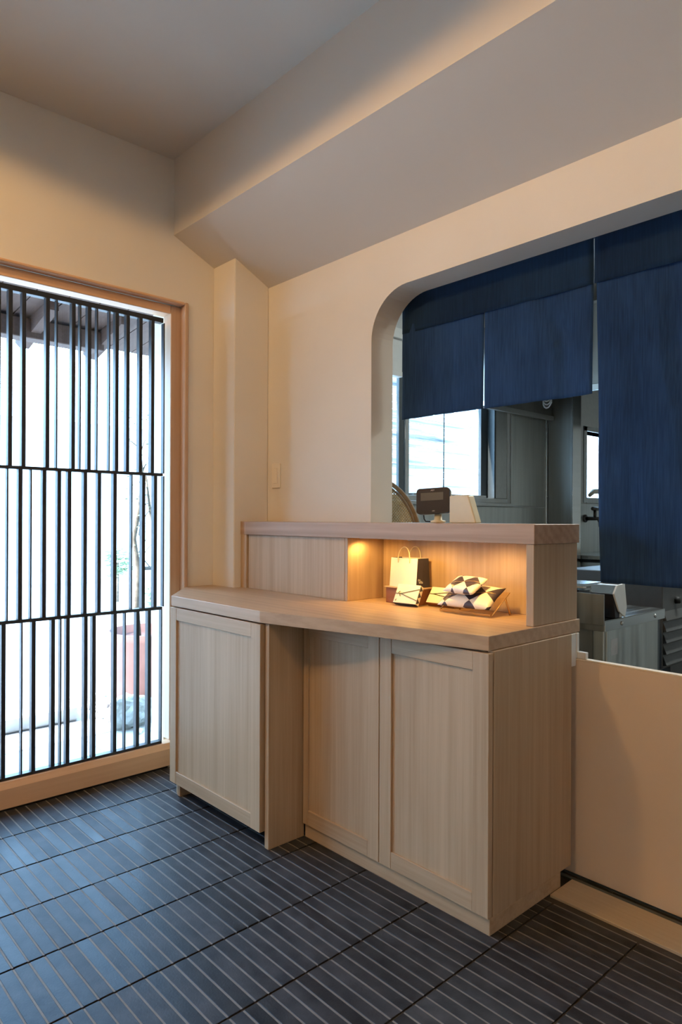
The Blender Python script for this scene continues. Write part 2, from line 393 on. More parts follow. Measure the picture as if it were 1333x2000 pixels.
# ------------------------------------------------------------------ slatted glass door in the window wall
wd = thing('window_1', (-2.96, .5, 0), 'tall glazed door with a screen of irregular dark slats', kind='structure')
YR = 1.655
box('jamb', -2.962, -2.915, YR, YR + .020, 0, 2.216, M_framez, wd, .004)
box('head', -2.962, -2.915, -1.74, YR - .001, 2.203, 2.216, M_frame, wd, .004)
box('inner_jamb', -3.035, -2.9625, 1.604, YR + .018, .112, 2.202, M_framez, wd, .003)
box('inner_head', -3.035, -2.9625, -1.74, 1.603, 2.160, 2.202, M_frame, wd, .003)
box('jamb', -3.035, -2.915, -1.75, -1.741, 0, 2.216, M_framez, wd, .003)
box('outer_jamb', -3.16, -3.037, YR - .045, YR + .03, 0, 2.2, M_gedge, wd, .003)
bm = bmesh.new(); put_prism(bm, [(-2.915, .010), (-2.915, .088), (-2.932, .112), (-2.99, .112), (-2.99, .010)], 'Y', -1.738, YR - .003)
mk('bottom_rail', bm, M_frame, wd)
box('floor_gap_shade', -2.98, -2.925, -1.738, YR - .004, -.004, .009, M_black, wd, 0)  # solid black strip painted as the shade under the rail
box('lock_pin', -2.93, -2.918, 1.575, 1.585, .0, .016, M_alum, wd, .001)
FX = -2.945
def yw(px, py, X=FX):   # where a slat of the screen stands on the wall
    u, v = px - 666.5, py - 1013.0; u2 = u + ROLL * v
    d = (-math.sin(YAW) * FPX + math.cos(YAW) * u2, math.cos(YAW) * FPX + math.sin(YAW) * u2)
    return d[1] * X / d[0]
for z0, z1, nm in ((2.104, 2.126, 'rail'), (1.378, 1.391, 'rail'), (.746, .760, 'rail'), (.112, .124, 'rail')):
    box(nm, FX - .034, FX, -1.738, 1.556, z0, z1, M_bar, wd, .001)
up = [(20, 2), (46.5, 2), (93, 2), (111, 1), (143.5, 2), (157, 1), (174.5, 2), (190, 1), (214, 1), (228.6, 2), (250, 2), (275, 2), (298.5, 2), (320.5, 1)]
mid = [(15, 1), (40, 2), (61, 1), (87, 2), (116, 2), (136, 2), (167, 2), (194.5, 2), (225, 2), (258, 1), (281, 2), (304, 2), (320, 1)]
low = [(7, 2), (43, 1), (66, 2), (104, 2), (119, 1), (133, 2), (168, 2), (184, 2), (225, 2), (245, 1), (269.5, 2), (292, 2), (316, 1)]
for lst, py, z0, z1 in ((up, 900, 1.391, 2.104), (mid, 1070, .760, 1.378), (low, 1350, .124, .746)):
    ys = [(yw(px, py), k) for px, k in lst]
    y = ys[0][0] - .045; j = 0
    while y > -1.70:
        ys.append((y, 1 if j % 3 == 1 else 2)); y -= random.choice((.045, .06, .085)); j += 1
    for yc, k in ys:
        wd_ = .016 if k == 2 else .006
        dp = .030 if k == 2 else .026
        box('slat', FX - dp, FX - .001, yc - wd_ / 2, yc + wd_ / 2, z0, z1, M_bar, wd, .0008)
box('glass_pane', -3.012, -3.006, -1.738, YR - .002, .1125, 2.169, M_glass, wd, 0)

# ------------------------------------------------------------------ counter: cabinets, worktop, display unit
def framed_door(parent, x0, x1, yf, z0, z1, sl, sr, rt_, rb_, th=.021):
    d = box('door_panel', x0 + .004, x1 - .004, yf + .008, yf + th, z0 + .004, z1 - .004, M_oakz, parent, .0005)
    box('stile', x0, x0 + sl, yf, yf + th, z0, z1, M_oakz, d, .0012); box('stile', x1 - sr, x1, yf, yf + th, z0, z1, M_oakz, d, .0012)
    box('rail', x0 + sl, x1 - sr, yf + .0006, yf + th, z1 - rt_, z1, M_oakx, d, .0012); box('rail', x0 + sl, x1 - sr, yf + .0006, yf + th, z0, z0 + rb_, M_oakx, d, .0012)
    return d
c1 = thing('base_cabinet', (-2.3, 1.6, 0), 'pale oak cabinet with one framed door standing proud beside the slatted door', 'cabinet')
framed_door(c1, -2.636, -1.982, 1.430, .056, .800, .050, .058, .052, .052, .030)
box('side_panel', -1.975, -1.952, 1.447, 1.612, 0, .805, M_oakz, c1)
box('side_panel', -2.60, -2.578, 1.447, 2.0, 0, .805, M_oakz, c1)
box('toe_board', -2.576, -1.977, 1.62, 1.64, 0, .06, M_black, c1, 0)
box('body', -2.576, -1.977, 1.466, 2.0, .062, .804, M_oakz, c1)
prism('filler_panel', [(-2.60, 1.45), (-2.635, 1.462), (-2.92, 1.69), (-2.92, 1.80), (-2.602, 1.80)], 'Z', .0, .804, M_oakz, c1)
c2 = thing('base_cabinet', (-1.55, 1.85, 0), 'pale oak two-door cabinet set back under the long end of the worktop', 'cabinet')
box('body', -1.948, -1.152, 1.626, 2.06, .052, .804, M_oakz, c2)
box('side_panel', -1.149, -1.1265, 1.627, 2.062, .050, .805, M_oakz, c2)
box('plinth', -1.948, -1.128, 1.613, 2.0, 0, .0485, M_oakx, c2)
framed_door(c2, -1.948, -1.558, 1.602, .052, .800, .028, .052, .052, .054)
framed_door(c2, -1.555, -1.127, 1.602, .052, .800, .052, .056, .054, .054)
WT0, WT1 = .806, .848
pts = [(WX + .002, 1.668), (-2.628, 1.430), (-1.988, 1.432), (-1.134, 1.612), (-1.134, 2.128), (-2.0, 2.128), (-2.0, 2.018), (-2.738, 2.018), (-2.738, 1.818), (WX + .002, 1.818)]
tag(prism('worktop', pts, 'Z', WT0, WT1, M_top, bev=.0012), 'thick oak worktop with an angled front edge spanning both cabinets', 'worktop')
du = thing('display_counter', (-1.9, 1.95, WT1), 'raised oak display unit with a lit open niche and thick cap board', 'display unit')
Z1, Z2 = 1.103, 1.165
pts = [(-2.70, 1.853), (-1.138, 1.853), (-1.138, 2.130), (-2.012, 2.130), (-2.012, 2.018), (-2.736, 2.018), (-2.736, 1.868), (-2.70, 1.868)]
pts = [(-2.690, 1.853), (-1.138, 1.853), (-1.138, 2.130), (-2.012, 2.130), (-2.012, 2.018), (-2.690, 2.018)]
prism('cap_board', pts, 'Z', Z1, Z2, M_cap, du, .0012)
box('front_panel', -2.688, -2.012, 1.868, 1.886, WT1, Z1, M_oakz, du)
e = box('end_trim', -2.738, -2.691, 1.8585, 2.016, WT1, Z1, M_oakz, du, .0006)
box('end_cap', -2.738, -2.691, 1.8565, 2.016, Z1, Z2, M_cap, du, .0006)
box('niche_side', -2.011, -1.994, 1.868, 2.085, WT1, Z1, M_oakz, du)
box('niche_back', -1.993, -1.170, 2.072, 2.088, WT1, Z1, M_oakz, du)
box('niche_post', -1.169, -1.142, 1.857, 2.124, WT1, Z1, M_oakz, du)
M_led = emit('led_lens', (1, .62, .28), 12)
for i, (lx, ly, pw) in enumerate(((-1.945, 1.915, 1.9), (-1.68, 1.905, 2.8), (-1.38, 1.905, 2.8))):
    lp = thing('puck_light', (lx, ly, Z1 - .003), ['small round niche light beside the left cheek', 'small round niche light above the paper bag', 'small round niche light above the wrapped parcels'][i], 'light', 'niche lights')
    lathe('light_ring', [(.012, .0029), (.020, .0029), (.020, .0), (.012, .0), (.012, .0029)], (lx, ly, Z1 - .003), M_alum, lp, 20)
    lathe('light_lens', [(0, .0012), (.0115, .0012), (.0115, .0028), (0, .0028)], (lx, ly, Z1 - .003), M_led, lp, 20)
    ld = bpy.data.lights.new('niche_lamp', 'SPOT'); lo = bpy.data.objects.new('niche_lamp', ld); COL.objects.link(lo); lo.parent = lp
    lo.location = (0, 0, -.003); lo.rotation_euler = (R(10), 0, 0); ld.energy = pw; ld.color = (1, .56, .15); ld.spot_size = R(164); ld.spot_blend = .6; ld.shadow_soft_size = .01

# ------------------------------------------------------------------ things in the niche
T = WT1
rs = thing('wooden_riser', (-1.80, 2.0, T), 'reddish cedar block under the paper bag', 'stand')
box('block', -1.875, -1.712, 1.965, 2.066, T, .908, M_riser, rs, .002); box('top_edge', -1.879, -1.708, 1.961, 2.070, .908, .913, M_oakx, rs, .001)
bg_ = thing('paper_bag', (-1.79, 2.0, .913), 'small white paper bag with navy sides and twine handles', 'bag')
bx0, bx1, by0, by1, bz0, bz1 = -1.863, -1.722, 1.972, 2.055, .9135, 1.027
bm = bmesh.new()                          # open-topped shell, slightly pinched towards the top
def ring(z, inset, dy=0): return [bm.verts.new(p) for p in ((bx0 + .002, by0 + inset, z), (bx1, by0 + inset, z), (bx1 - .002, (by0 + by1) / 2, z), (bx1, by1 - inset, z), (bx0 + .002, by1 - inset, z), (bx0 + .004, (by0 + by1) / 2, z))]
A, B_ = ring(bz0, 0), ring(bz1, .010)
for i in range(6): bm.faces.new((A[i], A[(i + 1) % 6], B_[(i + 1) % 6], B_[i])).material_index = 0 if i in (0, 3) else 1
bm.faces.new(A[::-1]).material_index = 0
bag = mk('bag_body', bm, None, bg_, mats=[M_paper, M_navy])
for yy in (by0 + .0092, by1 - .0095):
    cxm = (bx0 + bx1) / 2
    hp = [(cxm - .030, yy, 1.008)] + [(cxm - .030 * math.cos(t), yy - .001 + .004 * math.sin(t), 1.026 + .044 * math.sin(t)) for t in [math.pi * k / 12 for k in range(13)]] + [(cxm + .030, yy, 1.008)]
    tube('handle', hp, .0021, M_rope, bg_, 6)
MT = Matrix(((0, 0, 1, 0), (1, 0, 0, 0), (0, 1, 0, 0), (0, 0, 0, 1)))       # text plane facing +X
text('bag_lettering', 'the', .011, Matrix.Translation((bx1 + .0006, 1.990, .945)) @ MT, M_print, bg_)
text('bag_lettering', 'Villa', .015, Matrix.Translation((bx1 + .0006, 1.999, .935)) @ MT, M_print, bg_)

def gift_box(name, label, w_, h_, t_, M, side_dark, cord):
    th = thing(name, M @ Vector((0, 0, 0)), label, 'box', 'small gift boxes')
    bm = bmesh.new(); put_box(bm, -w_ / 2, w_ / 2, -t_, 0, 0, h_, .0012, None)
    for f in bm.faces:
        c = f.calc_center_median(); n = f.normal
        f.material_index = 1 if (c.z < .004 or (side_dark and c.x > w_ / 2 - .004)) else 0
    for v in bm.verts: v.co = M @ v.co
    mk('carton', bm, None, th, mats=[M_paper, M_navy if side_dark != 2 else M_riser])
    for a, b_ in cord:
        tube('cord', [M @ Vector((a[0] * w_ / 2, -t_ - .0012, a[1] * h_)), M @ Vector(((a[0] + b_[0]) / 2 * w_ / 2, -t_ - .0018, (a[1] + b_[1]) / 2 * h_)), M @ Vector((b_[0] * w_ / 2, -t_ - .0012, b_[1] * h_))], .0013, M_cord, th, 5)
    return th
MA = Matrix.Translation((-1.738, 1.938, T + .0012)) @ Matrix.Rotation(R(6), 4, 'Z') @ Matrix.Rotation(R(-28), 4, 'X')
ga = gift_box('gift_box', 'white gift box tied with green cord leaning below the paper bag', .106, .078, .022, MA, 0, [((-1, .5), (-.5, .5)), ((-.5, .5), (1, .78)), ((-.5, .5), (1, .2)), ((-.75, .5), (-.62, .62)), ((-.62, .5), (-.5, .36))])
bm = bmesh.new()
for k, (za, zb) in enumerate(((.002, .026), (.026, .052), (.052, .076))):
    vs = [bm.verts.new(MA @ Vector(p)) for p in ((.0536, -.021, za), (.0536, -.001, (za + zb) / 2), (.0536, -.021, zb))]; bm.faces.new(vs)
mk('side_pattern', bm, M_navy, ga)
text('box_mark', 'd', .012, MA @ Matrix.Translation((-.043, -.0226, .012)) @ Matrix.Rotation(R(90), 4, 'X'), M_navy, ga)
MB_ = Matrix.Translation((-1.632, 2.012, T + .0012)) @ Matrix.Rotation(R(4), 4, 'Z') @ Matrix.Rotation(R(-38), 4, 'X')
gb = gift_box('gift_box', 'white gift box with a dark edge lying tilted between bagged box and parcels', .118, .072, .022, MB_, 2, [((-1, .55), (-.7, .55)), ((-.7, .55), (1, .78)), ((-.7, .55), (1, .35))])
text('box_lettering', 'tree', .010, MB_ @ Matrix.Translation((.012, -.011, -.0004)) @ Matrix.Rotation(R(180), 4, 'X'), M_print, gb)

# clear easel with two wrapped parcels
MS = Matrix.Translation((-1.446, 1.946, T)) @ Matrix.Rotation(R(3), 4, 'Z')
es = thing('display_easel', MS @ Vector((0, .04, 0)), 'low clear easel with brass edges holding the wrapped parcels', 'stand')
TILT = Matrix.Translation((0, -.035, .006)) @ Matrix.Rotation(R(31), 4, 'X')
bm = bmesh.new(); put_box(bm, -.105, .105, 0, .135, 0, .003, 0, MS @ TILT); mk('tray', bm, M_acryl, es)
bm = bmesh.new(); put_box(bm, -.105, .105, -.0035, -.0005, -.001, .008, 0, MS @ TILT); mk('front_lip', bm, M_brass2, es)
for sx in (-.107, .107):
    tube('edge_rod', [MS @ TILT @ Vector((sx, 0, .001)), MS @ TILT @ Vector((sx, .135, .001))], .0018, M_brass2, es, 6)
    p = MS @ TILT @ Vector((sx * .97, .105, -.002)); tube('leg', [p, Vector((p.x + .010, p.y + .015, T + .001))], .0035, M_brass2, es, 8)
def parcel(label, w_, h_, t_, M, seed):
    th = thing('wrapped_parcel', M @ Vector((0, h_ / 2, 0)), label, 'parcel', 'wrapped parcels on the easel')
    bm = bmesh.new(); uvl = bm.loops.layers.uv.new('UVMap'); nx, ny = 22, 16
    def P(i, j, s):
        u, v = i / nx * 2 - 1, j / ny * 2 - 1
        f = max(0, (1 - abs(u) ** 3.2)) ** .55 * max(0, (1 - abs(v) ** 4)) ** .55
        x = u * w_ / 2 * (1 - .05 * (1 - abs(v))); y = h_ / 2 + v * h_ / 2 * (1 - .04 * (1 - abs(u)))
        z = t_ / 2 + s * t_ / 2 * f + .0025 * noise.noise(Vector((u * 3 + seed, v * 3, s * 2))) * f
        return M @ Vector((x, y, z))
    for s in (1, -1):
        g_ = [[bm.verts.new(P(i, j, s)) for i in range(nx + 1)] for j in range(ny + 1)]
        for j in range(ny):
            for i in range(nx):
                f = bm.faces.new((g_[j][i], g_[j][i + 1], g_[j + 1][i + 1], g_[j + 1][i]))
                for l, (a, b_) in zip(f.loops, ((i, j), (i + 1, j), (i + 1, j + 1), (i, j + 1))): l[uvl].uv = (a / nx * 1.6 + seed * .23, b_ / ny)
    bmesh.ops.remove_doubles(bm, verts=bm.verts[:], dist=.0004)
    mk('wrapping', bm, M_wrap, th, True)
    bm = bmesh.new()
    put_tube(bm, [P(i, ny * .30 + i * .25, 1) + Vector((0, 0, .0006)) for i in range(1, nx)], .0009, 5); mk('gold_thread', bm, M_brass2, th, True)
    text('parcel_lettering', 'vvvv', .012, M @ Matrix.Translation((w_ * .18, h_ * .84, t_ * .90)), M_print, th)
parcel('upper dark and white checked parcel lying across the other one', .142, .096, .034, MS @ TILT @ Matrix.Translation((-.028, .030, .046)) @ Matrix.Rotation(R(-9), 4, 'Z') @ Matrix.Rotation(R(-5), 4, 'Y'), 1.0)
parcel('lower dark and white checked parcel resting on the clear easel', .214, .128, .034, MS @ TILT @ Matrix.Translation((-.006, .004, .0045)), 2.3)

# ------------------------------------------------------------------ things on the cap board and behind it
pd = thing('customer_display', (-1.725, 2.085, Z2), 'dark customer price display on a cream neck on the cap board', 'display')
lathe('foot', [(0, 0), (.030, 0), (.030, .008), (.016, .012), (.014, .034), (0, .034)], (-1.718, 2.098, Z2), M_cream, pd, 20)
MD = Matrix.Translation((-1.728, 2.080, 1.250)) @ Matrix.Rotation(R(20), 4, 'Z') @ Matrix.Rotation(R(-8), 4, 'X') @ Matrix.Rotation(R(-3), 4, 'Y')
bm = bmesh.new(); vs = put_box(bm, -.068, .068, -.008, .010, -.050, .052, 0)
bmesh.ops.bevel(bm, geom=[e_ for e_ in bm.edges if abs(e_.verts[0].co.x - e_.verts[1].co.x) < 1e-6 and abs(e_.verts[0].co.z - e_.verts[1].co.z) < 1e-6], offset=.014, segments=5, affect='EDGES', profile=.5)
for v in bm.verts: v.co = MD @ v.co
mk('screen_housing', bm, M_dark, pd)
bm = bmesh.new(); put_box(bm, -.066, .066, .0105, .030, -.048, .050, 0)
bmesh.ops.bevel(bm, geom=[e_ for e_ in bm.edges if abs(e_.verts[0].co.x - e_.verts[1].co.x) < 1e-6 and abs(e_.verts[0].co.z - e_.verts[1].co.z) < 1e-6], offset=.015, segments=5, affect='EDGES', profile=.5)
for v in bm.verts: v.co = MD @ v.co
mk('back_shell', bm, M_cream, pd)
bm = bmesh.new(); put_box(bm, -.050, .044, -.0092, -.0075, .002, .034, .0008, MD); mk('screen', bm, M_lcd, pd)
text('display_lettering', 'AEY', .009, MD @ Matrix.Translation((0, -.0086, .0425)) @ Matrix.Rotation(R(90), 4, 'X'), M_print, pd)
text('display_lettering', 'NEC', .006, MD @ Matrix.Translation((.004, -.0086, -.040)) @ Matrix.Rotation(R(90), 4, 'X'), M_print, pd)
tube('cable', [(-1.788, 2.09, 1.21), (-1.790, 2.098, 1.18), (-1.785, 2.102, 1.1705), (-1.760, 2.11, 1.1695), (-1.745, 2.118, 1.1695)], .003, M_dark, pd, 6)
rg = thing('register_hood', (-1.585, 2.10, Z2), 'cream plastic tapered hood standing behind the dark display', 'cash register')
bm = bmesh.new()
q = [[bm.verts.new((x, y, z)) for x, z in ((-1.655, Z2), (-1.530, Z2), (-1.566, 1.270), (-1.655, 1.270))] for y in (2.088, 2.126)]
bm.faces.new(q[0]); bm.faces.new(q[1][::-1])
for i in range(4): bm.faces.new((q[0][i], q[1][i], q[1][(i + 1) % 4], q[0][(i + 1) % 4]))
bmesh.ops.bevel(bm, geom=bm.edges[:], offset=.004, segments=2, affect='EDGES', profile=.5); mk('hood_shell', bm, M_cream, rg)
box('paper_slot', -1.64, -1.575, 2.100, 2.112, 1.2705, 1.273, M_white, rg, .0008)

bt = thing('worktable', (-2.0, 2.45, 0), 'stainless side table hidden behind the counter', 'table')
box('table_top', -2.42, -1.62, 2.17, 2.62, .785, .81, M_steelh, bt, .002)
for sx, sy in ((-2.40, 2.19), (-1.64, 2.19), (-2.40, 2.60), (-1.64, 2.60)): tube('leg', [(sx, sy, 0), (sx, sy, .785)], .015, M_steel, bt)
# round woven tray leaning on the back of the wall
TR = .275
MTY = Matrix.Translation((-2.255, 2.27, .824)) @ Matrix.Rotation(R(8), 4, 'Z') @ Matrix.Rotation(R(4), 4, 'X') @ Matrix.Translation((0, 0, TR))
wt = thing('woven_tray', (-2.255, 2.27, .811), 'round bamboo tray with open weave leaning behind the wall edge', 'tray')
tube('rim', [MTY @ Vector((TR * math.cos(a), 0, TR * math.sin(a))) for a in [2 * math.pi * k / 64 for k in range(65)]], .010, M_rattan_r, wt, 8)
tube('inner_rim', [MTY @ Vector(((TR - .022) * math.cos(a), .006, (TR - .022) * math.sin(a))) for a in [2 * math.pi * k / 64 for k in range(65)]], .006, M_rattan_r, wt, 6)
bm = bmesh.new(); n_ = 26; rr = TR - .018
for k in range(-n_, n_ + 1):
    s_ = k * rr / n_; hl = math.sqrt(max(0, rr * rr - s_ * s_))
    if hl < .02: continue
    for dr in (0, 1):
        for (ang, yo) in ((R(45), .010), (R(-45), .0115)):
            if dr: continue
            c_, n__ = math.cos(ang), math.sin(ang)
            a = MTY @ Vector((s_ * c_ - hl * n__, yo, s_ * n__ + hl * c_)); b_ = MTY @ Vector((s_ * c_ + hl * n__, yo, s_ * n__ - hl * c_))
            put_tube(bm, [a, b_], .0029, 4, False)
o = mk('weave', bm, M_rattan, wt); o['kind'] = 'stuff'

# wall switch
sw = thing('wall_switch', (-2.668, BY, 1.39), 'narrow beige switch plate on the plaster wall above the counter', 'switch')
box('plate', -2.700, -2.634, BY - .008, BY, 1.328, 1.448, M_switch, sw, .003); box('rocker', -2.682, -2.652, BY - .0115, BY - .008, 1.350, 1.426, M_switch, sw, .002)

# ------------------------------------------------------------------ low gate in the serving opening
gt = thing('sliding_gate', (-.45, 2.11, .004), 'low flat beige sliding gate panel in the opening', 'gate')
box('panel', -1.34, .30, 2.101, 2.127, .006, .714, M_gate, gt, .001)
box('top_edging', -1.34, .30, 2.101, 2.127, .7145, .720, M_gedge, gt, .0008)
gl = thing('gate_latch', (-1.145, 2.09, .69), 'white plastic latch housing under the worktop end beside the gate', 'latch')
box('latch_body', -1.160, -1.131, 2.066, 2.0985, .696, .804, M_white, gl, .0015)
box('latch_body', -1.158, -1.129, 2.0995, 2.116, .7215, .804, M_white, gl, .0015)
box('latch_arm', -1.1285, -1.098, 2.1005, 2.118, .7215, .743, M_white, gl, .0015)

# ------------------------------------------------------------------ split curtains
def cloth(name, x0, x1, z0, z1, mat, parent, seed, nx=30, nz=40, amp=.012, xt0=None, xt1=None, yb=2.172, fold=0):
    bm = bmesh.new()
    xt0 = x0 if xt0 is None else xt0; xt1 = x1 if xt1 is None else xt1
    G = []
    for j in range(nz + 1):
        t = j / nz; row = []
        for i in range(nx + 1):
            s = i / nx
            x = (xt0 + (xt1 - xt0) * s) * t + (x0 + (x1 - x0) * s) * (1 - t); z = z0 + (z1 - z0) * t
            k = amp * (1 - t * .85)
            y = yb + k * noise.noise(Vector((x * 7 + seed * 9, z * 1.2, seed))) + .45 * k * noise.noise(Vector((x * 20, z * 3 + x * 6, seed + 4))) + .0030 * noise.noise(Vector((x * 42, z * 5, seed))) * (1 - .6 * t)
            if fold: y += fold * math.exp(-((s - .5 - (1 - t) * .35) / .08) ** 2) * (1 - t) * t * 4
            row.append(bm.verts.new((x, y, z)))
        G.append(row)
    for j in range(nz):
        for i in range(nx): bm.faces.new((G[j][i], G[j][i + 1], G[j + 1][i + 1], G[j + 1][i]))
    o = mk(name, bm, mat, parent, True)
    md = o.modifiers.new('thick', 'SOLIDIFY'); md.thickness = .0016
    return o
rod = tube('curtain_rod', [(-2.00, 2.190, 2.142), (.34, 2.190, 2.142)], .009, M_dframe); tag(rod, 'thin rod behind the lintel that carries the indigo curtains', 'rod')
n1_ = thing('split_curtain', (-1.55, 2.172, 1.60), 'short indigo linen curtain of two panels with a slit', 'curtain', 'indigo curtains')
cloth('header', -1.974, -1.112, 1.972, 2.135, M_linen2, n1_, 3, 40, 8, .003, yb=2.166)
cloth('panel', -1.978, -1.562, 1.606, 2.134, M_linen, n1_, 1, 30, 34, .012, -1.972, -1.5515)
cloth('panel', -1.550, -1.113, 1.604, 2.134, M_linen, n1_, 2, 30, 34, .016, -1.5515, -1.112, fold=.012)
n2_ = thing('split_curtain', (-.6, 2.172, .97), 'long indigo linen curtain hanging to the right of the short one', 'curtain', 'indigo curtains')
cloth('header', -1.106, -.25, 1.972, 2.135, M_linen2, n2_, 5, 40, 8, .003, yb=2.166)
cloth('panel', -1.082, -.690, .972, 2.134, M_linen, n2_, 6, 36, 60, .020, -1.105, -.682, fold=.014)
cloth('panel', -.672, -.268, .972, 2.134, M_linen, n2_, 8, 36, 60, .020, -.678, -.252)

# ------------------------------------------------------------------ kitchen
KX = -2.95
tag(box('floor_kitchen', -3.1, 2.3, 2.15, 7.0, -.03, 0, M_kfloor, bev=0), 'dark kitchen floor', kind='structure')
tag(box('ceiling_kitchen', -3.1, 2.3, 2.15, 7.0, 2.75, 2.85, M_kwall, bev=0), 'kitchen ceiling', kind='structure')
tag(box('wall_kitchen_back', -3.1, 2.3, 7.0, 7.1, -.03, 2.85, M_kwall, bev=0), 'far kitchen wall', kind='structure')
tag(box('wall_kitchen_right', .9, 1.0, 2.15, 7.0, -.03, 2.85, M_kwall, bev=0), 'right kitchen wall', kind='structure')
bm = bmesh.new()
W1 = (2.55, 4.42, 1.31, 2.37); W2 = (5.60, 6.40, 1.36, 1.96)
put_box(bm, -3.1, KX, 2.15, 7.0, -.03, W1[2], 0); put_box(bm, -3.1, KX, 2.15, 7.0, W1[3], 2.85, 0)
put_box(bm, -3.1, KX, 2.15, W1[0], W1[2], W1[3], 0); put_box(bm, -3.1, KX, W1[1], W2[0], W1[2], W1[3], 0)
put_box(bm, -3.1, KX, W2[0], W2[1], W1[2], W2[2], 0); put_box(bm, -3.1, KX, W2[0], W2[1], W2[3], W1[3], 0); put_box(bm, -3.1, KX, W2[1], 7.0, W1[2], W1[3], 0)
kw = tag(mk('wall_kitchen_left', bm, M_kwall), 'kitchen wall with two aluminium windows', kind='structure')
w2 = thing('window_2', (KX, 3.5, 1.3), 'aluminium sliding window in the kitchen with dark sash edges', kind='structure')
box('sill', -3.09, KX + .03, 2.55, 4.46, 1.275, 1.300, M_alum, w2); box('frame_bottom', -3.09, KX + .004, 2.55, 4.42, 1.3005, 1.335, M_alum, w2)
box('frame_head', -3.09, KX + .004, 2.55, 4.42, 2.345, 2.385, M_dframe, w2); box('frame_side', -3.09, KX + .006, 4.245, 4.265, 1.336, 2.345, M_dframe, w2); 
box('frame_side', -3.085, KX - .002, 4.268, 4.42, 1.336, 2.345, M_alum, w2)
box('sash_stile', -3.036, -3.012, 3.275, 3.322, 1.336, 2.345, M_dframe, w2); box('sash_stile', -3.036, -3.000, 3.326, 3.362, 1.336, 2.345, M_alum, w2)
box('sash_stile', -3.036, -3.010, 4.170, 4.243, 1.336, 2.345, M_dframe, w2)
box('sash_rail', -3.045, KX - .010, 3.363, 4.169, 1.336, 1.352, M_alum, w2)
box('pane', -3.034, -3.030, 2.56, 3.274, 1.336, 2.345, M_glass, w2, 0); box('pane', -3.034, -3.030, 3.363, 4.169, 1.353, 2.345, M_glass, w2, 0)
tag(tube('pull_cord', [(-2.905, 3.605, 2.36), (-2.905, 3.605, 1.9), (-2.905, 3.603, 1.42), (-2.905, 3.602, 1.30)], [.004, .004, .004, .009], M_dframe), 'thin dark blind cord hanging before the kitchen window', 'cord')
bl = thing('blind_box', (-2.92, 3.0, 2.36), 'pale blind box tucked above the kitchen window', 'blind')
box('box_shell', -2.948, -2.86, 2.56, 3.17, 2.30, 2.36, M_white, bl); box('bottom_bar', -2.93, -2.88, 2.56, 3.17, 2.07, 2.10, M_white, bl); box('slat_stack', -2.925, -2.885, 2.57, 3.165, 2.10, 2.30, M_white, bl)
w3 = thing('window_3', (KX, 5.9, 1.36), 'small kitchen window beyond the steel pier', kind='structure')
box('frame_side', -3.09, KX + .01, 5.585, 5.635, 1.33, 2.00, M_alum, w3); box('frame_inner', -3.06, KX - .01, 5.636, 5.665, 1.36, 1.96, M_dframe, w3); box('frame_head', -3.09, KX + .01, 5.585, 6.42, 1.96, 2.00, M_alum, w3)
box('frame_bottom', -3.09, KX + .01, 5.636, 6.42, 1.325, 1.375, M_alum, w3); box('pane', -3.034, -3.030, 5.666, 6.40, 1.376, 1.959, M_glass, w3, 0)
sp = thing('trim_4', (KX, 4.7, 0), 'stainless wall cladding and pier beside the kitchen window', kind='structure')
box('cladding_panel', KX + .001, KX + .008, 4.462, 4.94, 1.283, 2.45, M_steel, sp); box('cladding_panel', KX + .001, KX + .006, 2.5, 4.94, .0, 1.272, M_steel, sp)
box('corner_strip', KX + .001, KX + .024, 4.942, 4.962, 0, 2.45, M_steelh, sp, .003)
box('pier_face', KX + .025, -2.715, 4.964, 5.09, 0, 2.45, M_steeld, sp); box('pier_edge', -2.7145, -2.708, 4.964, 5.09, 0, 2.45, M_steelh, sp)
box('cladding_panel', KX + .001, KX + .008, 5.10, 7.0, .0, 1.32, M_steel, sp)
hd = thing('range_hood', (-2.4, 5.0, 1.98), 'dark stainless extractor hood above the kitchen range', 'hood')
HX0, HX1, HY0, HY1 = -2.90, -1.70, 3.95, 5.55
box('rim', HX0, HX0 + .03, HY0, 4.955, 1.975, 2.01, M_alum, hd); box('rim', HX1 - .03, HX1, HY0, HY1, 1.975, 2.01, M_steel, hd); box('rim', HX0 + .031, HX1 - .031, HY0, HY0 + .03, 1.975, 2.01, M_steel, hd)
box('side_sheet', HX1 - .012, HX1, HY0, HY1, 2.011, 2.5, M_steeld, hd); box('side_sheet', HX0 + .013, HX1 - .013, HY0, HY0 + .012, 2.011, 2.5, M_steeld, hd); box('side_sheet', HX0, HX0 + .012, HY0, 4.955, 2.011, 2.5, M_steeld, hd)
box('hood_ceiling', HX0, HX1, HY0, HY1, 2.501, 2.52, M_steeld, hd); box('side_sheet', HX0 + .2, HX1, HY1, HY1 + .01, 1.99, 2.5, M_steeld, hd)
cb = thing('hook_cord', (-2.72, 4.6, 2.0), 'pale coiled cord hanging inside the extractor hood', 'cord')
tube('coil', [(-2.72 + .035 * math.cos(t), 4.6, 2.05 + .05 * math.sin(t) + .004 * t) for t in [k * .5 for k in range(38)]], .006, M_white, cb, 6)
tube('hanger', [(-2.72, 4.6, 2.12), (-2.72, 4.6, 2.5)], .004, M_white, cb, 6)
kc = thing('stove_counter', (-2.6, 5.2, 0), 'long stainless counter along the kitchen window wall', 'counter')
box('counter_top', -2.94, -2.33, 5.10, 6.9, .865, .895, M_steelh, kc); box('counter_body', -2.94, -2.36, 5.12, 6.88, 0, .84, M_steel, kc)
box('counter_gap_shade', -2.94, -2.40, 5.12, 6.88, .8405, .8645, M_black, kc, 0)  # black filler paints the shade between top and body
kd = thing('low_cabinet', (-2.2, 4.9, 0), 'grey steel low cabinet before the kitchen counter', 'cabinet')
